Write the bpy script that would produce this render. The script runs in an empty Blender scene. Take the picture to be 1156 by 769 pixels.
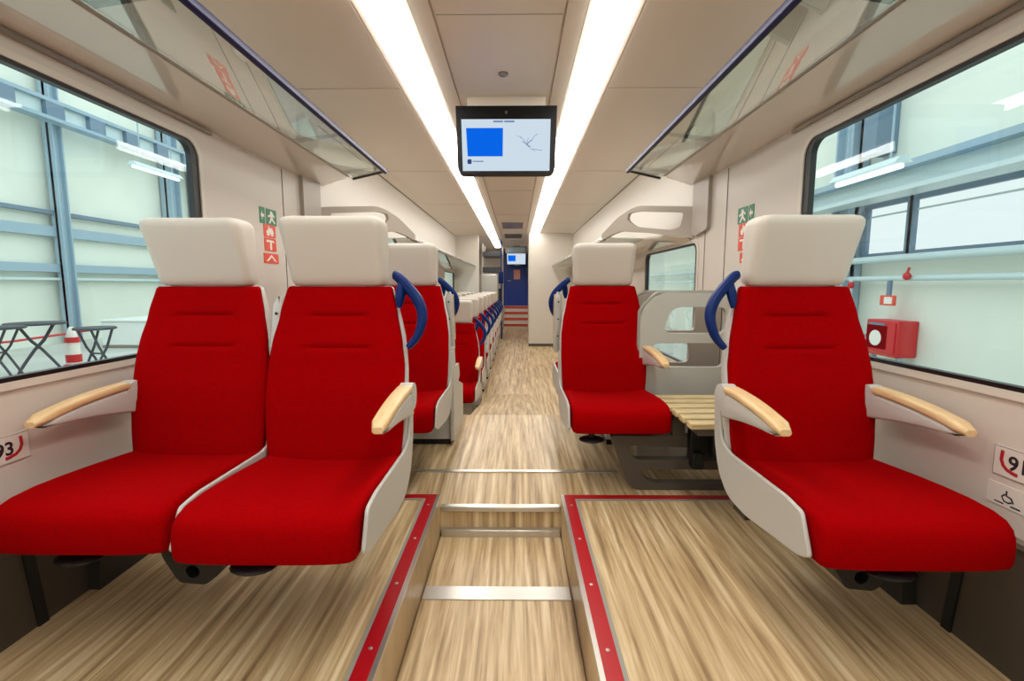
import bpy, bmesh, math, random
from mathutils import Vector, Matrix
random.seed(4)
SC = bpy.context.scene
COL = SC.collection
PI = math.pi

# ------------------------------------------------------------------ materials
def S(r, g, b):
    def f(c):
        c /= 255.0
        return c / 12.92 if c <= 0.04045 else ((c + 0.055) / 1.055) ** 2.4
    return (f(r), f(g), f(b), 1.0)

def mat(name, col, rough=0.5, metal=0.0, var=0.0, scale=8.0, bump=0.0, bscale=200.0, spec=0.5, sheen=0.0):
    m = bpy.data.materials.new(name); m.use_nodes = True
    nt = m.node_tree; b = nt.nodes['Principled BSDF']
    b.inputs['Roughness'].default_value = rough
    b.inputs['Metallic'].default_value = metal
    b.inputs['Specular IOR Level'].default_value = spec
    b.inputs['Base Color'].default_value = col
    if sheen: b.inputs['Sheen Weight'].default_value = sheen
    tc = nt.nodes.new('ShaderNodeTexCoord')
    if var:
        n = nt.nodes.new('ShaderNodeTexNoise'); n.inputs['Scale'].default_value = scale
        n.inputs['Detail'].default_value = 5
        r = nt.nodes.new('ShaderNodeValToRGB')
        r.color_ramp.elements[0].position = .3; r.color_ramp.elements[1].position = .7
        r.color_ramp.elements[0].color = tuple(c * (1 - var) for c in col[:3]) + (1,)
        r.color_ramp.elements[1].color = tuple(min(1, c * (1 + var)) for c in col[:3]) + (1,)
        nt.links.new(tc.outputs['Object'], n.inputs['Vector'])
        nt.links.new(n.outputs['Fac'], r.inputs['Fac'])
        nt.links.new(r.outputs['Color'], b.inputs['Base Color'])
    if bump:
        n2 = nt.nodes.new('ShaderNodeTexNoise'); n2.inputs['Scale'].default_value = bscale
        bp = nt.nodes.new('ShaderNodeBump'); bp.inputs['Strength'].default_value = bump
        bp.inputs['Distance'].default_value = .002
        nt.links.new(tc.outputs['Object'], n2.inputs['Vector'])
        nt.links.new(n2.outputs['Fac'], bp.inputs['Height'])
        nt.links.new(bp.outputs['Normal'], b.inputs['Normal'])
    return m

def streaks(name, cols, sx, sy, sz=60.0, rough=0.45, bias=0.0):
    """wood-look: noise drawn out along one axis"""
    m = bpy.data.materials.new(name); m.use_nodes = True
    nt = m.node_tree; b = nt.nodes['Principled BSDF']; b.inputs['Roughness'].default_value = rough
    tc = nt.nodes.new('ShaderNodeTexCoord'); mp = nt.nodes.new('ShaderNodeMapping')
    mp.inputs['Scale'].default_value = (sx, sy, sz)
    n = nt.nodes.new('ShaderNodeTexNoise'); n.inputs['Scale'].default_value = 1.0
    n.inputs['Detail'].default_value = 4; n.inputs['Roughness'].default_value = .62
    n.inputs['Distortion'].default_value = .25
    r = nt.nodes.new('ShaderNodeValToRGB')
    e = r.color_ramp.elements
    e[0].position = .30 + bias; e[0].color = cols[0]
    e[1].position = .68 + bias; e[1].color = cols[-1]
    for k, c in enumerate(cols[1:-1]):
        x = e.new(.30 + bias + .38 * (k + 1) / (len(cols) - 1)); x.color = c
    nt.links.new(tc.outputs['Object'], mp.inputs['Vector'])
    nt.links.new(mp.outputs['Vector'], n.inputs['Vector'])
    nt.links.new(n.outputs['Fac'], r.inputs['Fac'])
    nt.links.new(r.outputs['Color'], b.inputs['Base Color'])
    return m

def emit(name, col, strength):
    m = bpy.data.materials.new(name); m.use_nodes = True
    nt = m.node_tree; nt.nodes.clear()
    o = nt.nodes.new('ShaderNodeOutputMaterial'); e = nt.nodes.new('ShaderNodeEmission')
    e.inputs['Color'].default_value = col; e.inputs['Strength'].default_value = strength
    nt.links.new(e.outputs[0], o.inputs[0]); return m

def glass(name, tint, base=0.03, rough=0.0, gcol=(1, 1, 1, 1), ior=1.45):
    m = bpy.data.materials.new(name); m.use_nodes = True
    nt = m.node_tree; nt.nodes.clear()
    o = nt.nodes.new('ShaderNodeOutputMaterial'); mx = nt.nodes.new('ShaderNodeMixShader')
    t = nt.nodes.new('ShaderNodeBsdfTransparent'); t.inputs['Color'].default_value = tint
    g = nt.nodes.new('ShaderNodeBsdfGlossy'); g.inputs['Roughness'].default_value = rough
    g.inputs['Color'].default_value = gcol
    lw = nt.nodes.new('ShaderNodeLayerWeight'); lw.inputs['Blend'].default_value = .5
    p = nt.nodes.new('ShaderNodeMath'); p.operation = 'POWER'; p.inputs[1].default_value = 5.0
    a = nt.nodes.new('ShaderNodeMath'); a.operation = 'MULTIPLY_ADD'; a.use_clamp = True
    a.inputs[1].default_value = .9; a.inputs[2].default_value = base
    nt.links.new(lw.outputs['Facing'], p.inputs[0])
    nt.links.new(p.outputs[0], a.inputs[0]); nt.links.new(a.outputs[0], mx.inputs[0])
    nt.links.new(t.outputs[0], mx.inputs[1]); nt.links.new(g.outputs[0], mx.inputs[2])
    nt.links.new(mx.outputs[0], o.inputs[0]); return m

M = {}
M['red'] = mat('red_moquette', S(152, 0, 3), .95, var=.08, scale=90, bump=.2, bscale=900, spec=.03)
M['piping'] = mat('dark_red_seam', S(120, 2, 8), .9, spec=.1)
M['head'] = mat('pale_leather', S(212, 205, 195), .55, bump=.15, bscale=260, spec=.3)
M['shell'] = mat('grey_shell_plastic', S(196, 193, 187), .42)
M['blue'] = mat('blue_grip_plastic', S(4, 36, 98), .42, spec=.2)
M['pad'] = streaks('beech_armrest', [S(214, 176, 124), S(236, 204, 156)], 60, 5, 60, .4)
M['slat'] = streaks('ash_slats', [S(196, 170, 118), S(232, 212, 166)], 6, 70, 60, .4)
M['dark'] = mat('dark_metal', S(52, 49, 44), .45, .3)
M['black'] = mat('black_rubber', S(16, 16, 17), .5)
M['frame'] = mat('grey_brown_frame', S(84, 77, 68), .45)
M['wall'] = mat('cream_wall_laminate', S(212, 203, 193), .38, var=.02, scale=2)
M['ceil'] = mat('ceiling_laminate', S(222, 211, 197), .38)
M['gap'] = mat('shadow_gap_seal', S(90, 82, 74), .7)
M['white'] = mat('white_laminate', S(218, 211, 200), .4)
M['lower'] = mat('brown_heater_cover', S(74, 65, 55), .5, var=.06, scale=6)
M['floor'] = streaks('streaked_wood_vinyl', [S(134, 107, 77), S(178, 149, 108), S(206, 180, 138), S(228, 208, 172)], 38, 1.5, 1.0, .38)
M['steel'] = mat('brushed_steel', S(204, 201, 194), .3, .8, bump=.2, bscale=120)
M['redtrim'] = mat('red_edge_strip', S(176, 10, 24), .35)
M['greytrim'] = mat('grey_edge_strip', S(150, 148, 138), .4)
M['screen_grey'] = mat('grey_screen_panel', S(186, 184, 175), .4)
M['pillar'] = mat('warm_grey', S(172, 162, 150), .4)
M['seam'] = mat('ceiling_joint', S(176, 164, 150), .6)
M['rackmetal'] = mat('rack_painted_metal', S(210, 202, 190), .25)
_b = M['rackmetal'].node_tree.nodes['Principled BSDF']; _b.inputs['Coat Weight'].default_value = 1.0; _b.inputs['Coat Roughness'].default_value = .012; _b.inputs['Coat IOR'].default_value = 1.8
M['lip'] = mat('rack_lip_metal', S(150, 140, 130), .25, .5)
M['rail'] = mat('dark_blue_rail', S(10, 16, 66), .4, spec=.25)
M['glassrack'] = glass('rack_glass', (.80, .84, .82, 1), .30, .01, (.95, 1, .98, 1))
M['glass'] = glass('window_glass', (.91, .97, .96, 1), .02)
M['winframe'] = mat('black_window_rubber', S(14, 18, 20), .4)
M['lamp'] = emit('light_strip', (1, .965, .905, 1), 11.5)
M['housing'] = mat('screen_housing', S(14, 14, 15), .45, spec=.2)
M['d_white'] = emit('display_pale', S(214, 230, 244), .9)
M['d_blue'] = emit('display_blue', S(10, 104, 236), .95)
M['d_mark'] = emit('display_marks', S(120, 150, 190), .8)
M['d_dark'] = emit('display_dark', S(70, 90, 150), .6)
M['green'] = mat('sign_green', S(20, 122, 84), .4)
M['sred'] = mat('sign_red', S(226, 82, 60), .4)
M['swhite'] = mat('sign_white', S(236, 232, 222), .4)
M['plate'] = mat('label_plate', S(222, 214, 206), .35)
M['ink'] = mat('black_print', S(34, 34, 36), .5)
M['darkred'] = mat('print_red', S(178, 28, 40), .45)
M['door'] = mat('blue_door_paint', S(30, 62, 156), .35)
M['notice'] = mat('notice_pink', S(250, 180, 168), .5)
M['stair_red'] = mat('red_step_edge', S(206, 74, 52), .5)
M['darkshelf'] = mat('dark_shelf', S(60, 62, 64), .4)
# hall outside
M['hallwall'] = mat('hall_cladding', S(226, 232, 220), .6, var=.05, scale=.6)
M['hallcol'] = mat('hall_blue_steel', S(150, 175, 190), .5)
M['halldark'] = mat('hall_dark_steel', S(104, 128, 148), .5)
M['hallpipe'] = mat('hall_pale_pipe', S(196, 214, 216), .4)
M['ground'] = mat('hall_concrete', S(188, 192, 184), .6, var=.08, scale=1.2)
M['hallwin'] = emit('hall_daylight_window', (.93, .98, 1, 1), 1.02)
M['tube'] = emit('hall_glow_tube', (.86, .93, 1, 1), 2.6)
M['firered'] = mat('fire_box_red', S(196, 34, 36), .4)
M['table'] = mat('dark_table', S(56, 64, 70), .5)
M['cloth'] = mat('pale_crate', S(226, 232, 226), .6)

# ------------------------------------------------------------------ mesh helpers
class MB:
    def __init__(s): s.v = []; s.f = []
    def add(s, vs, fs):
        n = len(s.v); s.v += [tuple(v) for v in vs]; s.f += [tuple(i + n for i in f) for f in fs]; return s
    def box(s, x0, x1, y0, y1, z0, z1):
        v = [(x, y, z) for z in (z0, z1) for y in (y0, y1) for x in (x0, x1)]
        return s.add(v, [(0, 2, 3, 1), (4, 5, 7, 6), (0, 1, 5, 4), (2, 6, 7, 3), (0, 4, 6, 2), (1, 3, 7, 5)])
    def prism(s, poly, axis, a, b):
        def P(u, w, t):
            return (t, u, w) if axis == 'x' else ((u, t, w) if axis == 'y' else (u, w, t))
        n = len(poly)
        v = [P(u, w, a) for u, w in poly] + [P(u, w, b) for u, w in poly]
        f = [tuple(range(n)), tuple(range(2 * n - 1, n - 1, -1))] + [(i, n + i, n + (i + 1) % n, (i + 1) % n) for i in range(n)]
        return s.add(v, f)
    def loft(s, secs, cap=True):
        n = len(secs[0]); v = [p for q in secs for p in q]; f = []
        for k in range(len(secs) - 1):
            for i in range(n):
                j = (i + 1) % n
                f.append((k * n + i, k * n + j, (k + 1) * n + j, (k + 1) * n + i))
        if cap:
            f.append(tuple(range(n - 1, -1, -1))); f.append(tuple((len(secs) - 1) * n + i for i in range(n)))
        return s.add(v, f)
    def tube(s, path, r, n=10, sq=1.0):
        path = [Vector(p) for p in path]; secs = []
        up = None
        for i, p in enumerate(path):
            t = (path[min(i + 1, len(path) - 1)] - path[max(i - 1, 0)]).normalized()
            if up is None: up = t.orthogonal().normalized()
            up = (up - t * up.dot(t)).normalized(); w = t.cross(up)
            rr = r[i] if isinstance(r, (list, tuple)) else r
            secs.append([p + up * rr * math.cos(2 * PI * k / n) + w * rr * sq * math.sin(2 * PI * k / n) for k in range(n)])
        return s.loft(secs)
    def lathe(s, prof, c=(0, 0, 0), n=20, axis='z'):
        secs = []
        for r, h in prof:
            q = []
            for k in range(n):
                a, b = r * math.cos(2 * PI * k / n), r * math.sin(2 * PI * k / n)
                q.append((c[0] + a, c[1] + b, c[2] + h) if axis == 'z' else
                         ((c[0] + a, c[1] + h, c[2] + b) if axis == 'y' else (c[0] + h, c[1] + a, c[2] + b)))
            secs.append(q)
        return s.loft(secs)
    def ell(s, c, rx, ry, rz, n=16):
        prof = [(max(1e-3, math.sin(PI * k / 8)), -math.cos(PI * k / 8)) for k in range(9)]
        m = MB().lathe(prof, n=n)
        return s.add([(c[0] + x * rx, c[1] + y * ry, c[2] + z * rz) for x, y, z in m.v], m.f)
    def mesh(s, name):
        me = bpy.data.meshes.new(name); me.from_pydata(s.v, [], s.f)
        bm = bmesh.new(); bm.from_mesh(me); bmesh.ops.recalc_face_normals(bm, faces=bm.faces)
        bm.to_mesh(me); bm.free(); return me

def finish(me, angle=40):
    for p in me.polygons: p.use_smooth = True
    me.set_sharp_from_angle(angle=math.radians(angle)); return me

def link(name, me, m, parent=None, bevel=0, seg=2, angle=40, loc=None):
    o = bpy.data.objects.new(name, me); COL.objects.link(o)
    if m is not None and not me.materials: me.materials.append(m)
    finish(me, angle)
    if parent is not None: o.parent = parent
    if loc is not None: o.location = loc
    if bevel:
        b = o.modifiers.new('Bevel', 'BEVEL'); b.width = bevel; b.segments = seg
        b.limit_method = 'ANGLE'; b.angle_limit = math.radians(35)
    return o
def part(name, mb, m, parent, bevel=0, seg=2, angle=40):
    return link(name, mb.mesh(name), m, parent, bevel, seg, angle)
def tag(o, label, cat, group=None):
    o['label'] = label; o['category'] = cat
    if group: o['group'] = group
    return o
def thing(name, label, cat, loc=(0, 0, 0), rz=0, group=None):
    o = bpy.data.objects.new(name, None); COL.objects.link(o)
    o.location = loc; o.rotation_euler = (0, 0, rz); o.empty_display_size = .1
    return tag(o, label, cat, group)
def struct(name, mb_or_me, m, parent=None, bevel=0, label=None):
    me = mb_or_me.mesh(name) if isinstance(mb_or_me, MB) else mb_or_me
    o = link(name, me, m, parent, bevel)
    if parent is None: o['kind'] = 'structure'
    if label: o['label'] = label
    return o
def dup(root, loc, rz=None, label=None, group=None):
    r = root.copy(); COL.objects.link(r); r.location = loc
    if rz is not None: r.rotation_euler = (0, 0, rz)
    if label: r['label'] = label
    if group: r['group'] = group
    for ch in list(root.children):
        c = ch.copy(); COL.objects.link(c); c.parent = r
        for g in list(ch.children):
            d = g.copy(); COL.objects.link(d); d.parent = c
    return r

def rr(x0, y0, x1, y1, r, n=6):
    out = []
    for cx, cy, a in ((x1 - r, y1 - r, 0), (x0 + r, y1 - r, 90), (x0 + r, y0 + r, 180), (x1 - r, y0 + r, 270)):
        for k in range(n + 1):
            t = math.radians(a + 90 * k / n); out.append((cx + r * math.cos(t), cy + r * math.sin(t)))
    return out
def rpoly(pts, r, n=6):
    """round the corners of a polygon (r: one radius or one per corner)"""
    out = []; N = len(pts)
    for i, p in enumerate(pts):
        ri = r[i] if isinstance(r, (list, tuple)) else r
        p = Vector(p); a = Vector(pts[i - 1]); b = Vector(pts[(i + 1) % N])
        if ri <= 0: out.append(tuple(p)); continue
        da = (a - p); db = (b - p); d = min(ri, da.length * .49, db.length * .49)
        A = p + da.normalized() * d; B = p + db.normalized() * d
        for k in range(n + 1):
            t = k / n; q = A * (1 - t) ** 2 + p * 2 * t * (1 - t) + B * t * t; out.append(tuple(q))
    return out

def plate(outer, holes, thick, mtx):
    """flat plate with holes, extruded +-thick/2, moved by mtx"""
    cu = bpy.data.curves.new('c', 'CURVE'); cu.dimensions = '2D'; cu.fill_mode = 'BOTH'; cu.extrude = thick / 2
    for pl in [outer] + list(holes):
        sp = cu.splines.new('POLY'); sp.points.add(len(pl) - 1); sp.use_cyclic_u = True
        for i, p in enumerate(pl): sp.points[i].co = (p[0], p[1], 0, 1)
    o = bpy.data.objects.new('c', cu); COL.objects.link(o)
    bpy.context.view_layer.update()
    me = bpy.data.meshes.new_from_object(o.evaluated_get(bpy.context.evaluated_depsgraph_get()))
    bpy.data.objects.remove(o); bpy.data.curves.remove(cu)
    bm = bmesh.new(); bm.from_mesh(me); bmesh.ops.remove_doubles(bm, verts=bm.verts, dist=1e-5)
    bmesh.ops.recalc_face_normals(bm, faces=bm.faces); bm.to_mesh(me); bm.free()
    me.transform(mtx); me.materials.clear(); return me
def text(body, size, thick, mtx, align='CENTER'):
    cu = bpy.data.curves.new('t', 'FONT'); cu.body = body; cu.size = size; cu.extrude = thick
    cu.align_x = align; cu.align_y = 'CENTER'; cu.offset = size * .02
    o = bpy.data.objects.new('t', cu); COL.objects.link(o); bpy.context.view_layer.update()
    me = bpy.data.meshes.new_from_object(o.evaluated_get(bpy.context.evaluated_depsgraph_get()))
    bpy.data.objects.remove(o); bpy.data.curves.remove(cu); me.transform(mtx); me.materials.clear(); return me
# plane matrices: local (u,v,n) -> world
def MX(X):   # u=y, v=z, normal +x
    return Matrix(((0, 0, 1, X), (1, 0, 0, 0), (0, 1, 0, 0), (0, 0, 0, 1)))
def MXL(X, y, z):  # readable on the LEFT wall (seen from +x): u -> +y
    return Matrix(((0, 0, 1, X), (1, 0, 0, y), (0, 1, 0, z), (0, 0, 0, 1)))
def MXR(X, y, z):  # readable on the RIGHT wall (seen from -x): u -> -y
    return Matrix(((0, 0, -1, X), (-1, 0, 0, y), (0, 1, 0, z), (0, 0, 0, 1)))
def MY(Y):   # u=x, v=z, normal -y
    return Matrix(((1, 0, 0, 0), (0, 0, -1, Y), (0, 1, 0, 0), (0, 0, 0, 1)))

YB = -2.6          # end of the coach behind the camera
YF = 16.5          # far end wall
LOW = -.38         # low floor level beyond

# ------------------------------------------------------------------ floor
struct('floor', MB().box(-.288, .288, YB, 2.2, -.30, -.20), M['floor'])
for s in (-1, 1):
    a, b = sorted((s * .292, s * 1.40))
    struct('floor_platform', MB().box(a, b, YB, 2.2, -.30, 0), M['floor'])
mb = MB().prism([(2.2, -.30), (2.2, -.062), (2.49, 0), (3.62, 0), (3.62, -.30)], 'x', -.40, .40)
struct('floor_step', mb, M['floor'])
for s in (-1, 1):
    a, b = sorted((s * .40, s * 1.40))
    struct('floor_platform', MB().box(a, b, 2.2, 3.62, -.45, 0), M['floor'])
struct('floor_ramp', MB().prism([(3.62, -.45), (3.62, 0), (6.0, LOW), (6.0, -.45)], 'x', -.28, .28), M['floor'])
struct('floor_low', MB().box(-1.40, 1.40, 6.0, YF + .1, LOW - .1, LOW), M['floor'])
for s in (-1, 1):
    a, b = sorted((s * .28, s * 1.40))
    struct('floor_low', MB().box(a, b, 3.62, 6.0, LOW - .1, LOW), M['floor'])
# side faces of the aisle, plain
n_tr = [0]
def trim(mb, m, bevel=0):
    n_tr[0] += 1
    return struct('trim_%d' % n_tr[0], mb, m, bevel=bevel)
for s in (-1, 1):
    def sx(a, b): return sorted((s * a, s * b))
    a, b = sx(.303, .350); trim(MB().box(a, b, YB, 2.19, -.004, .004), M['redtrim'])
    a, b = sx(.350, .362); trim(MB().box(a, b, YB, 2.145, -.004, .0045), M['greytrim'])
    a, b = sx(.2885, .303); trim(MB().box(a, b, YB, 2.19, -.006, .0055), M['steel'])
    a, b = sx(.350, 1.33); trim(MB().box(a, b, 2.145, 2.19, -.004, .004), M['redtrim'])
    a, b = sx(.362, 1.33); trim(MB().box(a, b, 2.133, 2.145, -.004, .0045), M['greytrim'])
    for k in range(4):
        tag(part('trim_rivet', MB().lathe([(.006, 0), (.006, .002), (.003, .003)], (s * .327, .30 + .91 + k * .29, .003), 10), M['steel'], None),
            '%s steel rivet head in the %s red floor strip' % (['nearest', 'second nearest', 'second farthest', 'farthest'][k], 'left' if s < 0 else 'right'),
            'rivet', 'rivets in the %s red strip' % ('left' if s < 0 else 'right'))
trim(MB().box(-.286, .286, 1.705, 1.785, -.2, -.196), M['steel'])
trim(MB().box(-.286, .286, 2.165, 2.199, -.205, -.165), M['steel'], .004)
trim(MB().box(-.286, .286, 2.185, 2.222, -.082, -.057), M['steel'], .004)
trim(MB().box(-.62, .62, 2.475, 2.505, -.004, .003), M['steel'])

# ------------------------------------------------------------------ side walls with window openings
WINS = {-1: [(.2, 2.2, .73, 1.63), (-2.3, -.1, .73, 1.63), (3.55, 6.2, .42, 1.28), (9.5, 11.0, .42, 1.28)],
        1: [(.2, 2.2, .73, 1.63), (-2.3, -.1, .73, 1.63), (3.42, 4.78, .40, 1.30)]}
wn = 0
for s, side in ((-1, 'left'), (1, 'right')):
    holes = [rr(y0, z0, y1, z1, .075) for y0, y1, z0, z1 in WINS[s]]
    me = plate([(YB, -.5), (YF + .1, -.5), (YF + .1, 2.3), (YB, 2.3)], holes, .02, MX(s * 1.36))
    struct('wall_' + side, me, M['wall'])
    for y0, y1, z0, z1 in WINS[s]:
        wn += 1
        fr = plate(rr(y0 - .001, z0 - .001, y1 + .001, z1 + .001, .075), [rr(y0 + .04, z0 + .013, y1 - .042, z1 - .013, .06)], .026, MX(s * 1.36))
        w = link('window_%d' % wn, fr, M['winframe']); w['kind'] = 'structure'
        me = plate(rr(y0 + .02, z0 + .008, y1 - .02, z1 - .008, .07), [], .006, MX(s * 1.364))
        link('pane', me, M['glass'], w)
        me = plate(rr(y0 - .022, z0 - .022, y1 + .022, z1 + .022, .09), [rr(y0, z0, y1, z1, .075)], .012, MX(s * 1.347))
        link('window_surround', me, M['white'], w)
    # dark lower lining
    a, b = sorted((s * 1.335, s * 1.352))
    o = struct('baseboard_' + side, MB().box(a, b, YB, 3.6, 0, .345), M['lower'])
    a, b = sorted((s * 1.325, s * 1.352))
    trim(MB().box(a, b, YB, 3.6, .345, .362), M['lip'], .003)
    a, b = sorted((s * 1.328, s * 1.34))
    trim(MB().prism([(1.29, .0), (1.32, .0), (1.29, .345), (1.26, .345)], 'x', a, b), M['black'])
    trim(MB().prism([(-.4, .0), (-.37, .0), (-.37, .345), (-.4, .345)], 'x', a, b), M['black'])
    # vertical panel joints
    a, b = sorted((s * 1.3475, s * 1.352))
    for y in (2.98, 3.30):
        trim(MB().box(a, b, y, y + .006, .36, 1.70), M['frame'])
    # brown strip above window, drawn for the shadow line under the rack
    a, b = sorted((s * 1.335, s * 1.352))
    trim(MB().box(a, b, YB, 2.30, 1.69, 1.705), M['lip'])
struct('wall_back', MB().box(-1.42, 1.42, YB - .06, YB, -.5, 2.3), M['wall'])
# end wall with the door
me = plate([(-1.38, -.5), (1.38, -.5), (1.38, 2.3), (-1.38, 2.3)], [], .06, MY(YF + .08)); struct('wall_end', me, M['wall'])

# ------------------------------------------------------------------ ceiling
CZ = 2.15
prof = [(-1.42, 2.06), (-1.352, 2.06), (-1.34, 2.10), (-1.30, 2.135), (-1.24, 2.148), (-.606, 2.150), (-.604, 2.156), (-.600, 2.156), (-.598, 2.17), (-.372, 2.17), (-.370, 2.150),
        (-.300, 2.142), (-.285, 2.142), (-.283, 2.158), (-.277, 2.158), (-.275, 2.146)]
prof = prof + [(-x, z) for x, z in reversed(prof)] + [(1.42, 2.32), (-1.42, 2.32)]
struct('ceiling', MB().prism(prof, 'y', YB, YF + .1), M['ceil'])
for s, side, yend in ((-1, 'left', 14.8), (1, 'right', 10.75)):
    t = thing('ceiling_light', 'long white light strip along the ceiling, %s of the two' % side, 'ceiling light', (s * .485, YB, 2.15), 0, 'ceiling light strips')
    part('diffuser', MB().prism([(-.093, .014), (-.093, .0), (-.08, -.010), (-.045, -.017), (0, -.019), (.045, -.017), (.08, -.010), (.093, .0), (.093, .014)], 'y', .0, yend - YB), M['lamp'], t)
    part('light_trim', MB().prism([(.113, .0), (.094, .004), (.094, .018), (.113, .018)], 'y', 0, yend - YB), M['ceil'], t)
    part('light_trim', MB().prism([(-.113, .0), (-.094, .004), (-.094, .018), (-.113, .018)], 'y', 0, yend - YB), M['ceil'], t)
t = thing('ceiling_light', 'small added fill light above the far steps, hidden from view', 'ceiling light', (.07, 15.0, 2.146))  # unseen fill lamp added to brighten the far door and steps
part('light_trim', MB().box(-.22, .22, -.26, .26, -.012, .004), M['ceil'], t)
part('diffuser', MB().box(-.2, .2, -.24, .24, -.018, -.011), M['lamp'], t)
# cross joints
for y in (.9, 2.95, 5.0, 7.0, 9.0, 11.5):
    for s in (-1, 1):
        pts = [(s * .61, 2.1475), (s * .90, 2.1465), (s * 1.24, 2.1455)]
        poly = pts + [(x, z - .002) for x, z in reversed(pts)]
        trim(MB().prism(poly, 'y', y, y + .0025), M['seam'])
for y in (.75, 2.18, 4.1, 6.0, 8.0, 10.0, 12.5):
    trim(MB().box(-.27, .27, y, y + .003, 2.1435, 2.148), M['seam'])
tag(part('smoke_detector', MB().lathe([(.028, 0), (.028, -.006), (.02, -.012), (.006, -.013)], (0.001, 2.755, 2.146), 20), M['lip'], None),
    'small round sensor disc in the ceiling in front of the hanging screen', 'smoke detector')
for k, (y, z) in enumerate(((9.0, 2.12), (11.0, 2.12))):
    tag(part('ceiling_hatch', MB().box(-.2, .2, y, y + .9, 2.138, 2.147), M['frame' if k else 'lip'], None, .004),
        ['nearer grey hatch in the ceiling beyond the hanging screen', 'farther brown hatch in the ceiling near the far door'][k], 'hatch')

# ------------------------------------------------------------------ luggage racks above the windows
def rack(s, side):
    t = thing('luggage_rack', 'overhead luggage rack with a glass shelf and blue rail on the %s wall' % side, 'luggage rack', (0, 0, 0), 0, 'overhead luggage racks')
    y0, y1 = YB, 3.58
    pr = [(1.35, 1.708), (1.345, 1.709), (1.20, 1.740), (1.120, 1.757), (1.118, 1.762), (1.118, 1.772), (1.20, 1.775), (1.35, 1.79)]
    secs = []
    for y, k in ((y0, 0), (y1 - .12, 0), (y1 - .05, .12), (y1 - .015, .3), (y1, .55)):
        secs.append([(s * (x + (1.35 - x) * k), y, z) for x, z in pr])
    part('rack_body', MB().loft(secs), M['rackmetal'], t)
    part('shelf_lip', MB().prism([(s * 1.122, 1.760), (s * 1.108, 1.757), (s * 1.104, 1.768), (s * 1.118, 1.776)], 'y', y0, y1 - .1), M['lip'], t)
    g = part('glass_shelf', MB().prism([(s * 1.110, 1.762), (s * .885, 1.812), (s * .885, 1.820), (s * 1.110, 1.770)], 'y', y0, y1 - .03), M['glassrack'], t)
    part('front_rail', MB().prism(rpoly([(s * .886, 1.800), (s * .864, 1.806), (s * .868, 1.838), (s * .890, 1.832)], .006, 3), 'y', y0, y1), M['rail'], t)
    for y in (3.50, 2.75, 1.45, .2):
        part('shelf_bracket', MB().prism([(s * 1.20, 1.775), (s * .888, 1.822), (s * .888, 1.834), (s * 1.20, 1.80)], 'y', y - .008, y + .008), M['dark'], t)
    part('end_strip', MB().prism([(s * 1.108, 1.756), (s * .886, 1.806), (s * .886, 1.824), (s * 1.108, 1.774)], 'y', y1 - .03, y1 - .012), M['dark'], t)
rack(-1, 'left'); rack(1, 'right')

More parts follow.
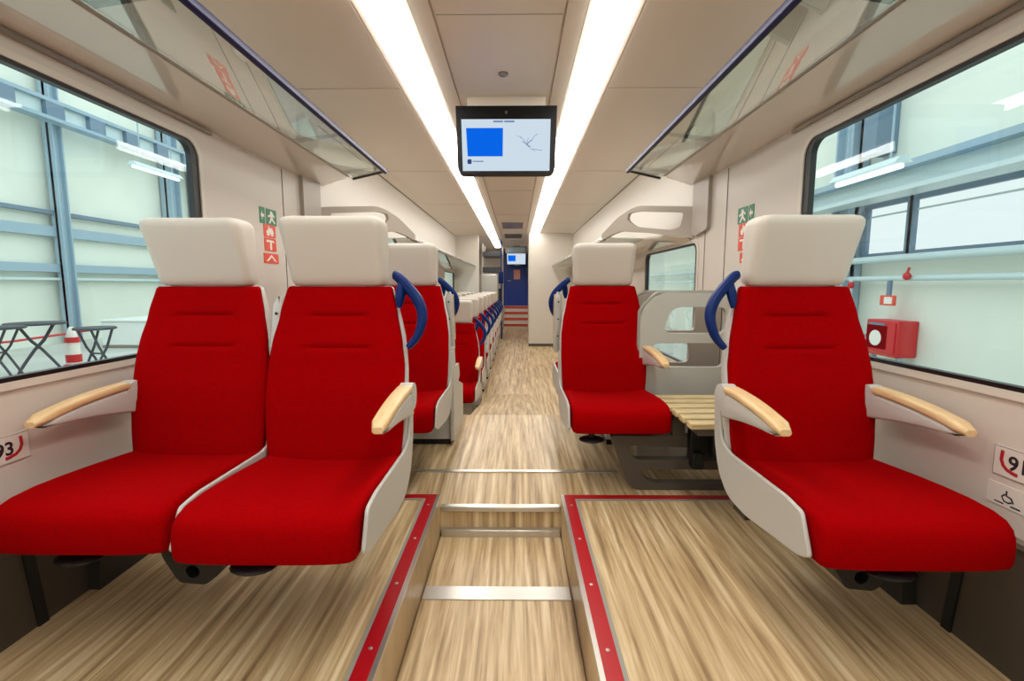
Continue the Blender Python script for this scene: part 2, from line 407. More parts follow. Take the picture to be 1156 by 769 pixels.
# ------------------------------------------------------------------ lower racks and white upper wall beyond
DZ = -.39
for s, side in ((-1, 'left'), (1, 'right')):
    yE = 11.2 if s < 0 else 10.78
    a, b = sorted((s * 1.333, s * 1.351))
    struct('wall_upper_' + side, MB().box(a, b, 3.50, yE, 1.335, 2.12), M['white'])
    a, b = sorted((s * 1.325, s * 1.352))
    trim(MB().box(*sorted((s * 1.318, s * 1.336)), 3.5, yE, 2.112, 2.128), M['gap'])
    struct('wall_pillar_' + side, MB().prism(rpoly([(3.22, 1.37), (3.44, 1.34), (3.50, 1.37), (3.50, 2.12), (3.22, 2.12)], [.03, .03, .02, 0, 0]), 'x', a, b), M['pillar'])  # darker than the wall: shadow tone put into the pillar's colour
    t = thing('luggage_rack', 'lower overhead rack with a grey rounded end bracket farther down the %s wall' % side, 'luggage rack', (0, 0, 0), 0, 'lower luggage racks')
    pr = [(1.348, 1.708), (1.345, 1.709), (1.20, 1.740), (1.120, 1.757), (1.118, 1.762), (1.118, 1.772), (1.20, 1.775), (1.348, 1.79)]
    secs = []
    for y, k in ((3.56, .92), (3.75, .5), (3.95, 0), (yE - .02, 0)):
        secs.append([(s * (x + (1.348 - x) * k), y, z + DZ) for x, z in pr])
    part('rack_body', MB().loft(secs), M['rackmetal'], t)
    q = [(1.112, 1.762), (.885, 1.812), (.885, 1.820), (1.112, 1.770)]
    secs = [[(s * x, (3.97 + (1.112 - x) * 1.96) if y < 9 else y, z + DZ) for x, z in q] for y in (4, yE - .02)]
    part('glass_shelf', MB().loft(secs), M['glassrack'], t)
    part('front_rail', MB().prism(rpoly([(s * .886, 1.790 + DZ), (s * .862, 1.797 + DZ), (s * .866, 1.838 + DZ), (s * .890, 1.832 + DZ)], .006, 3), 'y', 4.42, yE - .02), M['lip'], t)
    P0 = Vector((s * 1.345, 3.51, 0)); P1 = Vector((s * .87, 4.44, 0)); U = (P1 - P0); U.normalize()
    N = Vector((-U.y, U.x, 0))
    mtx = Matrix(((U.x, 0, N.x, P0.x), (U.y, 0, N.y, P0.y), (0, 1, 0, 0), (0, 0, 0, 1)))
    outer = [(.0, 1.34), (.0, 1.555), (.08, 1.57), (.56, 1.643), (.66, 1.635), (.84, 1.582), (1.065, 1.455), (1.045, 1.405), (.95, 1.435), (.80, 1.462), (.64, 1.438), (.44, 1.413), (.10, 1.345)]
    hole = [(.085, 1.525), (.60, 1.603), (.70, 1.598), (.715, 1.55), (.61, 1.478), (.44, 1.452), (.2, 1.412), (.115, 1.425)]
    link('end_bracket', plate(rpoly(outer, [0, .01, .03, .06, .06, .06, .02, .02, .05, .05, .05, .05, .02]), [rpoly(hole, [.03, .05, .04, .05, .08, .08, .05, .03])], .03, mtx), M['pillar'], t, .004)
    for y in (5.4, 6.9, 8.4, 9.9):
        part('shelf_bracket', MB().prism([(s * 1.20, 1.775 + DZ), (s * .888, 1.822 + DZ), (s * .888, 1.834 + DZ), (s * 1.20, 1.80 + DZ)], 'y', y - .008, y + .008), M['dark'], t)
# partitions farther down the coach
struct('wall_partition_right', MB().box(.355, 1.352, 10.8, 11.6, LOW, 2.152), M['white'])
struct('baseboard_partition', MB().box(.35, 1.352, 10.785, 10.8, LOW, LOW + .06), M['frame'])
struct('wall_partition_left', MB().box(-1.352, -.80, 11.22, 11.30, LOW, 2.149), M['white'])
struct('wall_lobby_right', MB().box(.47, .55, 11.6, YF, LOW, 2.16), M['wall'])

# ------------------------------------------------------------------ hanging information screen
def info_screen(loc, sc, label, simple=False):
    t = thing('information_screen', label, 'screen', loc); t.scale = (sc, sc, sc)
    t.rotation_euler = (math.radians(-4), 0, 0)
    w, h = .31, .41
    me = plate(rpoly([(-w, 0), (w, 0), (w - .012, -h + .03), (w - .03, -h), (-w + .03, -h), (-w + .012, -h + .03)], [0, 0, .02, .02, .02, .02]), [], .06, MY(.0))
    link('housing', me, M['housing'], t, .004)
    d = link('display', plate([(-.275, -.082), (.270, -.082), (.264, -.392), (-.266, -.392)], [], .004, MY(-.031)), M['d_white'], t)
    link('blue_panel', plate([(-.246, -.135), (-.020, -.135), (-.022, -.305), (-.236, -.305)], [], .002, MY(-.0335)), M['d_blue'], d)
    if not simple:
        link('heading_marks', plate([(-.08, -.091), (.05, -.091), (.05, -.101), (-.08, -.101)], [[(-.02, -.0912), (-.012, -.0912), (-.012, -.1008), (-.02, -.1008)]], .002, MY(-.0335)), M['d_mark'], d)
        link('emblem', plate(rr(-.238, -.351, -.212, -.322, .008), [], .002, MY(-.0335)), M['d_dark'], d)
        link('caption_marks', plate([(-.205, -.332), (-.14, -.332), (-.14, -.338), (-.205, -.338)], [], .002, MY(-.0335)), M['d_mark'], d)
        mb = MB()
        for (x, z, dx, dz, r) in ((.125, -.235, .035, .03, .003), (.125, -.235, -.04, .05, .0022), (.125, -.235, -.03, .02, .003), (.125, -.235, .05, -.04, .002), (.125, -.235, .02, -.012, .006),
                                  (.125, -.235, .01, .04, .002), (.16, -.26, .06, -.01, .003), (.1, -.2, -.04, .02, .0015), (.16, -.2, .03, .03, .0015)):
            mb.tube([(x, -.034, z), (x + dx * .5, -.034, z + dz * .6), (x + dx, -.034, z + dz)], r, 6, .3)
        part('route_map', mb, M['d_mark'], d)
        part('camera_lens', MB().lathe([(.009, 0), (.009, -.006), (.004, -.008)], (.0, -.031, -.042), 14, 'y'), M['frame'], t)
        part('ceiling_mount', MB().box(-.24, .24, -.02, .05, -.01, .07), M['ceil'], t)
    else:
        part('ceiling_mount', MB().box(-.1, .1, -.02, .02, -.01, .12), M['frame'], t)
info_screen((.012, 3.09, 2.085), 1.0, 'wide black screen with a blue panel hanging from the ceiling in the foreground')
info_screen((.07, 15.7, 2.10), 1.1, 'small distant screen with a blue panel above the far blue door', True)
t = thing('indicator_panel', 'dim grey panel hanging above the distant small screen', 'panel', (.07, 14.2, 1.93))
link('housing', plate(rr(-.32, -.0, .32, .20, .02), [], .06, MY(0)), M['lip'], t)
link('display', plate(rr(-.26, .03, .26, .16, .01), [], .004, MY(-.032)), M['hallcol'], t)
part('ceiling_mount', MB().box(-.1, .1, -.02, .02, .19, .23), M['lip'], t)

# ------------------------------------------------------------------ seats
def lerp(tab, z):
    if z <= tab[0][0]: return tab[0][1]
    for (a, u), (b, v) in zip(tab, tab[1:]):
        if z <= b:
            t = (z - a) / (b - a); t = t * t * (3 - 2 * t) * .35 + t * .65
            return u + (v - u) * t
    return tab[-1][1]
OUT = [(.36, .222), (.41, .228), (.50, .235), (.60, .238), (.72, .236), (.80, .226), (.90, .205), (1.0, .183)]
FRONT = [(.36, .0), (.41, .0), (.55, .018), (.62, .030), (.75, .060), (.9, .098), (1.0, .120), (1.05, .128)]
SEAMS = (.895, .785)
def section(hw, yf, yb, z, r=.03, dish=.0, nf=25, seam=0.0, tilt=0.0):
    """closed outline in plan: front edge (-y) left->right, then rounded back"""
    pts = []
    for k in range(nf):
        u = -1 + 2 * k / (nf - 1); x = u * (hw - r * .25)
        y = yf + dish * (1 - u ** 4) + (seam if abs(x) < .115 else 0)
        e = max(0, (abs(u) - .86) / .14); y += r * .55 * e * e
        pts.append((x, y, z))
    for k in range(1, 6):
        a = PI / 2 * k / 6
        pts.append((hw - r * .25 * math.cos(a) ** 2 * 0 , yf + r * .55 + (yb - r - yf - r * .55) * k / 6, z))
    for k in range(0, 4):
        a = PI / 2 * k / 3; pts.append((hw - r + r * math.cos(a), yb - r + r * math.sin(a), z))
    for k in range(0, 4):
        a = PI / 2 + PI / 2 * k / 3; pts.append((-hw + r + r * math.cos(a), yb - r + r * math.sin(a), z))
    for k in range(5, 0, -1):
        pts.append((-hw, yf + r * .55 + (yb - r - yf - r * .55) * k / 6, z))
    return pts
def backrest_mesh():
    zs = []
    z = .375
    while z < 1.0005:
        zs.append(z); z += .0085
    secs = []
    for i, z in enumerate(zs):
        top = max(0, (z - .985) / .015); bot = max(0, (.395 - z) / .02)
        sh = .010 * top ** 2 + .012 * bot ** 2
        sd = sum(-.0 + .011 * math.exp(-((z - q) / .006) ** 2) for q in SEAMS)
        yf = lerp(FRONT, z)
        secs.append(section(lerp(OUT, z) - sh, yf + sh, yf + .055 - sh * .3, z, .022, .012, 25, sd))
    return MB().loft(secs)
def shell_mesh():
    secs = []
    for z in (.34, .36, .40, .46, .52, .58, .64, .70, .76, .82, .88, .94, .975, .992, .999):
        e = .012 if z > .995 or z < .35 else 0; e += max(0, z - .86) * .07
        yf = lerp(FRONT, z)
        secs.append(section(lerp(OUT, z) + .006 - e, yf + .028, yf + .098 - e, z, .03, 0, 9))
    return MB().loft(secs)
def headrest_mesh():
    secs = []
    H0, H1 = .999, 1.230
    for t in (0, .03, .08, .16, .3, .45, .6, .75, .86, .92, .96, .985, 1.0):
        z = H0 + (H1 - H0) * t
        e = 0.0
        if t > .86: e = .030 * (1 - math.sqrt(max(0, 1 - ((t - .86) / .14) ** 2)))
        if t < .08: e = .012 * (1 - t / .08) ** 2
        hw = .164 + .009 * t
        yf = .112 - .082 * t; yb = .205 - .030 * t
        secs.append(section(hw - e * .9, yf + e, yb - e, z, .024, .014 * (1 - .3 * t), 25))
    return MB().loft(secs)
def cushion_mesh():
    prof = [(.06, .335), (.06, .405), (.0, .412), (-.08, .420), (-.17, .430), (-.26, .438), (-.35, .443), (-.415, .441), (-.448, .433), (-.466, .418),
            (-.474, .398), (-.477, .372), (-.477, .336), (-.472, .322), (-.458, .315), (-.2, .312), (.0, .315)]
    cy, cz = -.20, .38
    secs = []
    hw = .229
    xs = [-1, -.985, -.96, -.92, -.85, -.7, -.5, -.25, 0, .25, .5, .7, .85, .92, .96, .985, 1]
    for u in xs:
        e = max(0, (abs(u) - .90) / .10); k = .017 * (1 - math.sqrt(max(0, 1 - e * e)))
        q = []
        for y, z in prof:
            yy = y; zz = z
            if z > .385: zz += .016 * abs(u) ** 3 * max(0, min(1, (y + .46) / .40)) - .004 * (1 - abs(u) ** 2)
            yy += k * (1 if y < cy else -1) * min(1, abs(y - cy) / .12)
            zz += k * .8 * (-1 if z > cz else 1) * min(1, abs(z - cz) / .04)
            if y < -.3: yy += .014 * abs(u) ** 4
            q.append((u * hw, yy, zz))
        secs.append(q)
    return MB().loft(secs)
def side_mesh(s):
    poly = [(.125, .62), (.085, .455), (.0, .438), (-.15, .440), (-.32, .442), (-.395, .432), (-.440, .335), (-.40, .315), (-.12, .280), (.02, .285), (.10, .35), (.14, .45), (.16, .62)]
    poly = rpoly(poly, [.005, .05, .02, .02, .02, .015, .012, .02, .03, .05, .04, .03, .005], 4)
    a, b = sorted((s * .2365, s * .2475))
    return MB().prism(poly, 'x', a, b)
def arm_secs(s, top, th0, th1, w, y0, y1, xo):
    secs = []
    for k in range(12):
        t = k / 11; y = y0 + (y1 - y0) * t
        z = top(t); th = th0 + (th1 - th0) * t
        ww = w * (1 - .10 * t)
        e = .0
        if t > .92: e = .008
        q = [(xo + s * x, y, zz) for x, zz in rr(-ww / 2 + e, z - th, ww / 2 - e, z - e, min(.009, th * .4), 3)]
        secs.append(q)
    return secs
def arm_top(t): return .666 - .004 * t - .034 * t ** 2.2
def arm_pad(s, off): return MB().loft(arm_secs(s, arm_top, .024, .026, .052, .012, -.315, s * off))
def arm_support(s, off):
    mb = MB()
    mb.loft(arm_secs(s, lambda t: arm_top(t * .90) - .0245, .085, .018, .046, .03, -.285, s * off))
    # hinge boss at the shell
    mb.lathe([(.020, -.026), (.046, -.022), (.046, .022), (.020, .026)], (s * off, .045, .622), 18, 'x')
    return mb
def handle_mesh(s):
    mb = MB()
    P = [(.190, .150, 1.035), (.206, .146, 1.028), (.240, .132, .995), (.278, .116, .950), (.296, .105, .905), (.294, .096, .862), (.278, .092, .820), (.248, .092, .785)]
    # smooth
    Q = []
    for i in range(len(P) - 1):
        p0, p1, p2, p3 = [Vector(P[min(max(j, 0), len(P) - 1)]) for j in (i - 1, i, i + 1, i + 2)]
        for k in range(4):
            t = k / 4
            Q.append(.5 * ((2 * p1) + (p2 - p0) * t + (2 * p0 - 5 * p1 + 4 * p2 - p3) * t * t + (3 * p1 - p0 - 3 * p2 + p3) * t ** 3))
    Q.append(Vector(P[-1]))
    mb.tube([(s * p.x, p.y, p.z) for p in Q], [.011 + .008 * math.sin(PI * min(1, (i + 4) / (len(Q) + 3))) for i in range(len(Q))], 10, 1.25)
    mb.tube([(s * .222, .136, 1.005), (s * .218, .130, .975), (s * .214, .124, .945), (s * .213, .122, .92)], [.016, .020, .017, .008], 10, .8)
    return mb
CACHE = {}
def cm(key, fn, *a):
    if key not in CACHE: CACHE[key] = fn(*a).mesh(key)
    return CACHE[key]

def seat(label, loc, rz=0, arms=(), handle=0, sides=(-1, 1), under=None, group=None, sxs=1.0, skirt=False, wall=None, ush=0, knob=-.06):
    t = thing('train_seat', label, 'seat', loc, rz, group); t.scale = (sxs, 1, 1)
    link('cushion', cm('cushion', cushion_mesh), M['red'], t)
    link('backrest', cm('backrest', backrest_mesh), M['red'], t, angle=60)
    link('headrest', cm('headrest', headrest_mesh), M['head'], t, angle=60)
    link('shell', cm('shell', shell_mesh), M['shell'], t, angle=60)
    for s in sides:
        link('side_panel', cm('side%d' % s, side_mesh, s), M['shell'], t, .004)
    for s, mode, off in arms:
        if mode == 'down':
            a = link('armrest', cm('armsup%d%.3f' % (s, off), arm_support, s, off), M['shell'], t)
            p = link('armrest_pad', cm('armpad%d%.3f' % (s, off), arm_pad, s, off), M['pad'], a)
        else:   # folded up beside the backrest; q = side on which the rivets show
            q = -1 if mode == 'up_front' else 1
            def post():
                secs = []
                for k in range(14):
                    z = .585 + .375 * k / 13; y = .10 + .075 * k / 13
                    e = .012 * (1 - math.sqrt(max(0, 1 - max(0, (k - 11) / 2) ** 2))) + (.006 if k == 0 else 0)
                    secs.append([(s * off + x, y + yy, z) for x, yy in rr(-.021 + e, -.034 + e, .021 - e, .034 - e, .012, 3)])
                return MB().loft(secs)
            def wood():
                secs = []
                for k in range(10):
                    z = .66 + .285 * k / 9; y = .10 + .075 * (z - .585) / .375 - q * .042
                    secs.append([(s * off + x, y + yy, z) for x, yy in rr(-.024, -.010, .024, .010, .007, 3)])
                return MB().loft(secs)
            a = link('armrest', post().mesh('armrest'), M['shell'], t)
            p = link('armrest_pad', wood().mesh('armrest_pad'), M['pad'], a)
            for k in range(3):
                z = .69 + .105 * k; y = .10 + .075 * (z - .585) / .375 + q * .034
                part('rivet', MB().lathe([(.0055, -q * .004), (.0055, q * .003), (.002, q * .004)], (s * off, y, z), 10, 'y'), M['ink'], a)
        p['label'] = 'pale wooden armrest pad'
    if handle:
        h = link('grab_handle', cm('handle%d' % handle, handle_mesh, handle), M['blue'], t); h['label'] = 'blue looped grab handle'
    mb = MB().box(-.20, .20, -.02, .07, .215, .328).box(-.15, .15, -.38, -.02, .295, .328)
    if wall is not None:   # cantilever arm to the wall
        a, b = sorted((0, wall)); mb.box(a, b, -.02, .07, .215, .285)
        a, b = sorted((wall - math.copysign(.05, wall), wall)); mb.prism([(-.14, .0), (.14, .0), (.10, .30), (-.10, .30)], 'x', a, b)
    if under:
        s = under
        me = plate(rpoly([(s * .315 + ush, .32), (s * .31 + ush, .285), (s * .27 + ush, .215), (s * .20 + ush, .208), (s * .16 + ush, .24), (s * .13 + ush, .32)], .012, 3) , [[(s * .232 + ush + .018 * math.cos(q * PI / 8), .246 + .018 * math.sin(q * PI / 8)) for q in range(16)]], .10, MY(-.33))
        u = part('underframe', mb, M['dark'], t, .004)
        link('bracket', me, M['black'], u, .003)
        part('recline_knob', MB().ell((s * .06 + ush * .3, -.39, .272), .062, .045, .014).lathe([(.012, 0), (.012, .05)], (s * .06 + ush * .3, -.39, .272), 10), M['black'], u)
    elif under is None:
        u = part('underframe', mb, M['dark'], t, .004)
        part('recline_knob', MB().ell((knob, -.39, .268), .062, .045, .014).lathe([(.016, 0), (.016, .06)], (knob, -.39, .268), 10), M['black'], u)
    if skirt:
        w = .258; w0 = -w
        if skirt == 'narrow':
            w0, w = -.20, -.05
        elif skirt == 'plain':
            w0, w = -.20, .20
        else:
            s = skirt; a, b = sorted((s * .262, s * .285))
            part('pedestal_cheek', MB().prism(rpoly([(-.30, .03), (-.30, .30), (.06, .40), (.12, .62), (.16, .62), (.20, .50), (.20, .03)], .02, 3), 'x', a, b), M['shell'], t, .004)
        part('pedestal', MB().box(w0, w, -.28, .16, .035, .28), M['shell'], t, .004)
        part('kick_plate', MB().box(w0 + .005, w - .005, -.27, .15, .0, .035), M['black'], t)
    return t

# front row
seat('left red window seat in the foreground, beside the left window', (-1.047, 1.60, 0), arms=[(-1, 'down', .236)], group='foreground seats', wall=-.30, sides=())
seat('left red aisle seat in the foreground with a lowered aisle armrest', (-.550, 1.56, 0), arms=[(1, 'down', .252), (-1, 'up_front', .226)], handle=1, under=-1, group='foreground seats')
seat('single red seat in the foreground on the right, beside the right window', (1.045, 1.55, 0), arms=[(-1, 'down', .252), (1, 'down', .225)], handle=-1, group='foreground seats', sxs=1.02, wall=.285, under=-1, ush=.16, sides=(-1,))
# second row
seat('single red seat facing the camera on the right beside the slatted bench', (.565, 2.61, 0), arms=[(1, 'down', .235)], group='second row seats', knob=-.13, sides=(-1,))
seat('red aisle seat behind the left foreground pair, facing the camera', (-.545, 2.61, 0), group='second row seats')
seat('red window seat behind the left foreground pair, mostly hidden, at the left wall', (-1.035, 2.61, 0), group='second row seats', wall=-.30, sides=())
# back to back with them
seat('red aisle seat facing away on the left, its white armrest folded up', (-.595, 3.08, 0), PI, arms=[(-1, 'up_back', .262)], handle=-1, group='seats facing away', skirt=-1)
seat('red aisle seat facing away on the right behind the single seat, armrest folded up', (.590, 3.08, 0), PI, arms=[(1, 'up_back', .262)], handle=1, group='seats facing away', skirt='narrow')
# long run of seats in the low part
ORD = ['first', 'second', 'third', 'fourth', 'fifth', 'sixth', 'seventh', 'eighth']
A0 = W0 = None
for k in range(8):
    y = 4.70 + k * .84
    la = '%s red aisle seat of the long left row receding to the far door' % ORD[k]
    lw = '%s red window seat of the long left row receding to the far door' % ORD[k]
    if k == 0:
        A0 = seat(la, (-.54, y, LOW), arms=[(1, 'down', .252)], handle=1, group='aisle seats of the long left row', skirt='plain')
        W0 = seat(lw, (-1.03, y, LOW), group='window seats of the long left row', sides=())
    else:
        if k == 1: A0 = seat(la, (-.54, y, LOW), arms=[(1, 'up_front', .262)], handle=1, group='aisle seats of the long left row', skirt='plain')
        else: dup(A0, (-.54, y, LOW), 0, la)
        dup(W0, (-1.03, y, LOW), 0, lw)

# ------------------------------------------------------------------ slatted bench and grey screens on the right
t = thing('slatted_bench', 'low bench of pale wooden slats on a dark frame behind the right foreground seat', 'bench', (1.03, 2.2, 0))
for k in range(6):
    y = -.27 + k * .095
    part('slat', MB().box(-.232, .27, y, y + .060, .405, .43), M['slat'], t, .004)
me = plate(rpoly([(-.50, .275), (-.44, .12), (-.385, .0), (.27, .0), (.27, .275)], [.02, .1, .05, .02, .01]),
           [rpoly([(-.41, .225), (-.10, .215), (-.06, .155), (-.385, .155)], [.03, .03, .02, .03]), rpoly([(-.365, .105), (.20, .105), (.18, .035), (-.30, .035)], [.03, .02, .02, .05])], .05, MY(.08))
link('base_frame', me, M['frame'], t, .004)
part('upright', MB().box(.20, .27, .05, .11, .27, .405), M['frame'], t, .004)
part('upright', MB().box(-.20, -.14, .05, .11, .27, .405), M['frame'], t, .004)
part('bearer', MB().box(-.20, .27, -.26, .27, .375, .405), M['frame'], t, .004)
part('mechanism', MB().box(-.13, .17, .0, .05, .17, .36).box(-.05, .05, -.06, .0, .2, .34).lathe([(.05, -.08), (.05, -.02)], (.10, .0, .21), 16, 'y').box(-.13, -.08, -.04, .02, .14, .22), M['black'], t, .006)
def grey_screen(Y, label, holes, m):
    t = thing('partition_screen', label, 'screen', (1.05, Y, 0))
    outer = rpoly([(-.29, .0), (-.29, .86), (-.20, .957), (.285, .957), (.285, .0)], [0, .06, .10, 0, 0])
    link('panel', plate(outer, holes, .035, MY(0)), m, t, .005)
    part('edge_strip', MB().tube([(-.29, 0, .30), (-.29, 0, .855), (-.275, 0, .885), (-.215, 0, .945), (-.19, 0, .957), (.285, 0, .957)], .012, 8), M['greytrim'], t)
grey_screen(2.66, 'grey screen with two rounded slots behind the slatted bench, the nearer one',
            [rpoly([(-.12, .88), (.18, .88), (.18, .735), (-.165, .735)], [.06, .04, .04, .05]), rpoly([(-.22, .68), (.18, .68), (.18, .545), (-.22, .545)], .04)], M['screen_grey'])
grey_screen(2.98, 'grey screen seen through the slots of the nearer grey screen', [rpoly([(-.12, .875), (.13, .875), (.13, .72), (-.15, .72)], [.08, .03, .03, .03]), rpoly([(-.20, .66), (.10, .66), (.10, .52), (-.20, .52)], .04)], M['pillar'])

# ------------------------------------------------------------------ signs and plates
def sticker(name, label, cat, side, y0, y1, z0, z1, m, icons, X=1.3502):
    mk = (lambda: MXL(0, 0, 0)) if side < 0 else (lambda: MXR(0, 0, 0))
    w, h = (y1 - y0), (z1 - z0)
    t = thing(name, label, cat, (side * X, (y0 + y1) / 2, (z0 + z1) / 2))
    link('backing', plate(rr(-w / 2, -h / 2, w / 2, h / 2, min(w, h) * .06), [], .003, mk() @ Matrix.Translation((0, 0, .0015))), m, t)
    for nm, kind, a, mm in icons:
        tr = mk() @ Matrix.Translation((0, 0, .0034))
        if kind == 'poly': link(nm, plate([(u * w / 2, v * h / 2) for u, v in a], [], .001, tr), mm, t)
        elif kind == 'text': link(nm, text(a[0], a[1], .0005, tr @ Matrix.Translation((a[2] * w / 2, a[3] * h / 2, 0))), mm, t)
        else:
            q = MB().tube([(u * w / 2, v * h / 2, 0) for u, v in a[0]], a[1], 8).mesh(nm); q.transform(tr @ Matrix.Diagonal((1, 1, .2, 1))); link(nm, q, mm, t)
    return t
man = lambda d: [('figure', 'poly', [(d * -.1, .75), (d * .25, .75), (d * .3, .35), (d * .75, .1), (d * .7, -.1), (d * .2, .05), (d * .3, -.3), (d * .6, -.8), (d * .35, -.85), (d * .0, -.35), (d * -.5, -.8), (d * -.7, -.65), (d * -.25, -.2), (d * -.2, .2), (d * -.55, .0), (d * -.65, .15), (d * -.3, .45)], M['swhite'])]
arrow = lambda d: [('arrow', 'poly', [(d * -.6, .18), (d * .1, .18), (d * .1, .55), (d * .7, 0), (d * .1, -.55), (d * .1, -.18), (d * -.6, -.18)], M['swhite'])]
flame = [('flame', 'poly', [(-.5, -.7), (-.65, -.1), (-.3, .3), (-.2, .8), (.15, .35), (.3, .6), (.65, -.1), (.5, -.7), (.2, -.75), (0, -.2), (-.2, -.75)], M['swhite'])]
hammer = [('hammer', 'poly', [(-.7, .7), (.5, .7), (.7, .35), (.2, .4), (.2, -.8), (-.1, -.8), (-.1, .4), (-.7, .35)], M['swhite'])]
tri = [('warning', 'poly', [(-.75, -.65), (0, .75), (.75, -.65), (.4, -.5), (0, .3), (-.4, -.5)], M['swhite'])]
for s, side in ((-1, 'left'), (1, 'right')):
    g = 'pillar stickers on the %s' % side
    ys = (2.70, 2.885) if s < 0 else (2.64, 2.825)
    near, far = ys
    sticker('exit_sticker', 'green emergency exit sticker with a figure on the %s pillar' % side, 'sticker', s, far - .115, far, 1.345, 1.435, M['green'], man(-1))['group'] = g
    sticker('arrow_sticker', 'narrow green arrow sticker beside the exit sticker on the %s pillar' % side, 'sticker', s, near, near + .055, 1.345, 1.435, M['green'], arrow(-1))['group'] = g
    sticker('fire_sticker', 'red fire sticker below the green ones on the %s pillar, topmost red' % side, 'sticker', s, near + .035, far - .02, 1.272, 1.345, M['sred'], flame)['group'] = g
    sticker('hammer_sticker', 'red hammer sticker on the %s pillar, middle of the three red ones' % side, 'sticker', s, near + .035, far - .02, 1.195, 1.268, M['sred'], hammer)['group'] = g
    sticker('warning_sticker', 'lowest red sticker on the %s pillar' % side, 'sticker', s, near + .02, far - (.0 if s < 0 else .05), 1.125, 1.182, M['sred'], tri)['group'] = g
# seat number plates
border = lambda w, h: [('border', 'line', ([(-.985, -.97), (.985, -.97), (.985, .97), (-.985, .97), (-.985, -.97)], .0012), M['greytrim'])]
sticker('seat_number_plate', 'white seat number plate reading 93 with a red hook on the left wall', 'sign', -1, 1.10, 1.342, .503, .582, M['plate'],
        border(1, 1) + [('number', 'text', ('93', .052, .42, .0), M['ink']), ('hook', 'line', ([(.80, .72), (.81, .1), (.76, -.25), (.66, -.48), (.5, -.6), (.42, -.62)], .0048), M['darkred'])])
sticker('seat_number_plate', 'white seat number plate reading 91 with a red hook on the right wall', 'sign', 1, 1.02, 1.243, .503, .582, M['plate'],
        border(1, 1) + [('number', 'text', ('91', .052, -.42, .0), M['ink']), ('hook', 'line', ([(-.80, .72), (-.81, .1), (-.76, -.25), (-.66, -.48), (-.5, -.6), (-.42, -.62)], .0048), M['darkred'])])
sticker('priority_plate', 'small pale plate with a wheelchair sign under the right seat number plate', 'sign', 1, 1.09, 1.25, .425, .482, M['plate'],
        [('wheel', 'line', ([(-.36, .55), (-.36, .1), (-.2, .0), (-.12, -.4)] , .0025), M['ink']), ('seat_arc', 'line', ([(-.4, .2), (-.5, -.1), (-.42, -.45), (-.28, -.5), (-.18, -.35)], .0022), M['ink']),
         ('caption', 'line', ([(-.72, -.72), (-.42, -.72)], .0018), M['ink']), ('caption_end', 'line', ([(-.2, -.72), (.1, -.72)], .0022), M['ink'])])
tag(part('wall_socket', MB().box(-1.35, -1.343, 2.50, 2.60, .88, .97).box(-1.343, -1.338, 2.515, 2.585, .895, .955), M['gap'], None, .003), 'small grey socket plate on the left wall between the two foreground headrests', 'socket')

# ------------------------------------------------------------------ far end: steps, door, racks
t = thing('staircase', 'short flight of pale steps with red edges below the far door', 'steps', (.07, 15.0, LOW))
for k in range(4):
    st = part('step', MB().box(-.395, .395, k * .34, 1.46, k * .17, k * .17 + .17), M['white'], t)
    part('edge_strip', MB().box(-.39, .39, k * .34 - .006, k * .34 + .03, k * .17 + .09, k * .17 + .173), M['stair_red'], st)
d = link('door_1', plate(rr(-.28, .30, .42, 1.98, .02), [], .05, MY(YF + .0)), M['door']); d['kind'] = 'structure'
link('door_notice', plate(rr(-.02, 1.20, .20, 1.52, .01), [], .006, MY(YF - .03)), M['notice'], d)
link('door_sign', plate(rr(.0, 1.66, .20, 1.76, .01), [], .006, MY(YF - .03)), M['hallcol'], d)
part('door_handle', MB().tube([(-.22, YF - .03, 1.15), (-.22, YF - .08, 1.15), (-.12, YF - .08, 1.15)], .014, 8), M['steel'], d)
link('door_frame', plate([(-.36, .28), (.468, .28), (.468, 2.14), (-.36, 2.14)], [rr(-.285, .295, .425, 1.985, .02)], .05, MY(YF + .01)), M['door'], d)
t = thing('luggage_tower', 'tall dark shelving unit for luggage at the far end of the left row', 'luggage shelving', (-.56, 12.6, LOW))
for x in (-.27, .22):
    for y in (0, .8):
        part('post', MB().box(x, x + .04, y, y + .04, 0, 2.45), M['steel'], t, .004)
for z in (.35, 1.25, 1.72, 2.12):
    part('shelf', MB().box(-.25, .24, -.01, .84, z, z + (.13 if z > 1.5 else .04)), M['darkshelf'], t, .006)
part('back_panel', MB().box(-.25, .24, .84, .86, .35, 1.25), M['frame'], t)
tag(part('equipment_cabinet', MB().loft([[(x, y, z) for x, y in rr(-.80 + e, 11.75 + e, -.38 - e, 12.25 - e, .05, 4)] for z, e in ((LOW, 0), (1.18, 0), (1.24, .012), (1.27, .05))]), M['screen_grey'], None),
    'rounded grey cabinet behind the last seats of the left row', 'cabinet')
p = thing('grab_pole', 'blue vertical grab pole beside the far luggage shelving', 'pole', (-.31, 12.3, LOW))
part('pole', MB().tube([(0, 0, 0), (0, 0, 2.53)], .018, 12), M['blue'], p)
part('validator_box', MB().box(-.07, .05, -.06, -.0, 1.42, 1.72), M['blue'], p, .01)

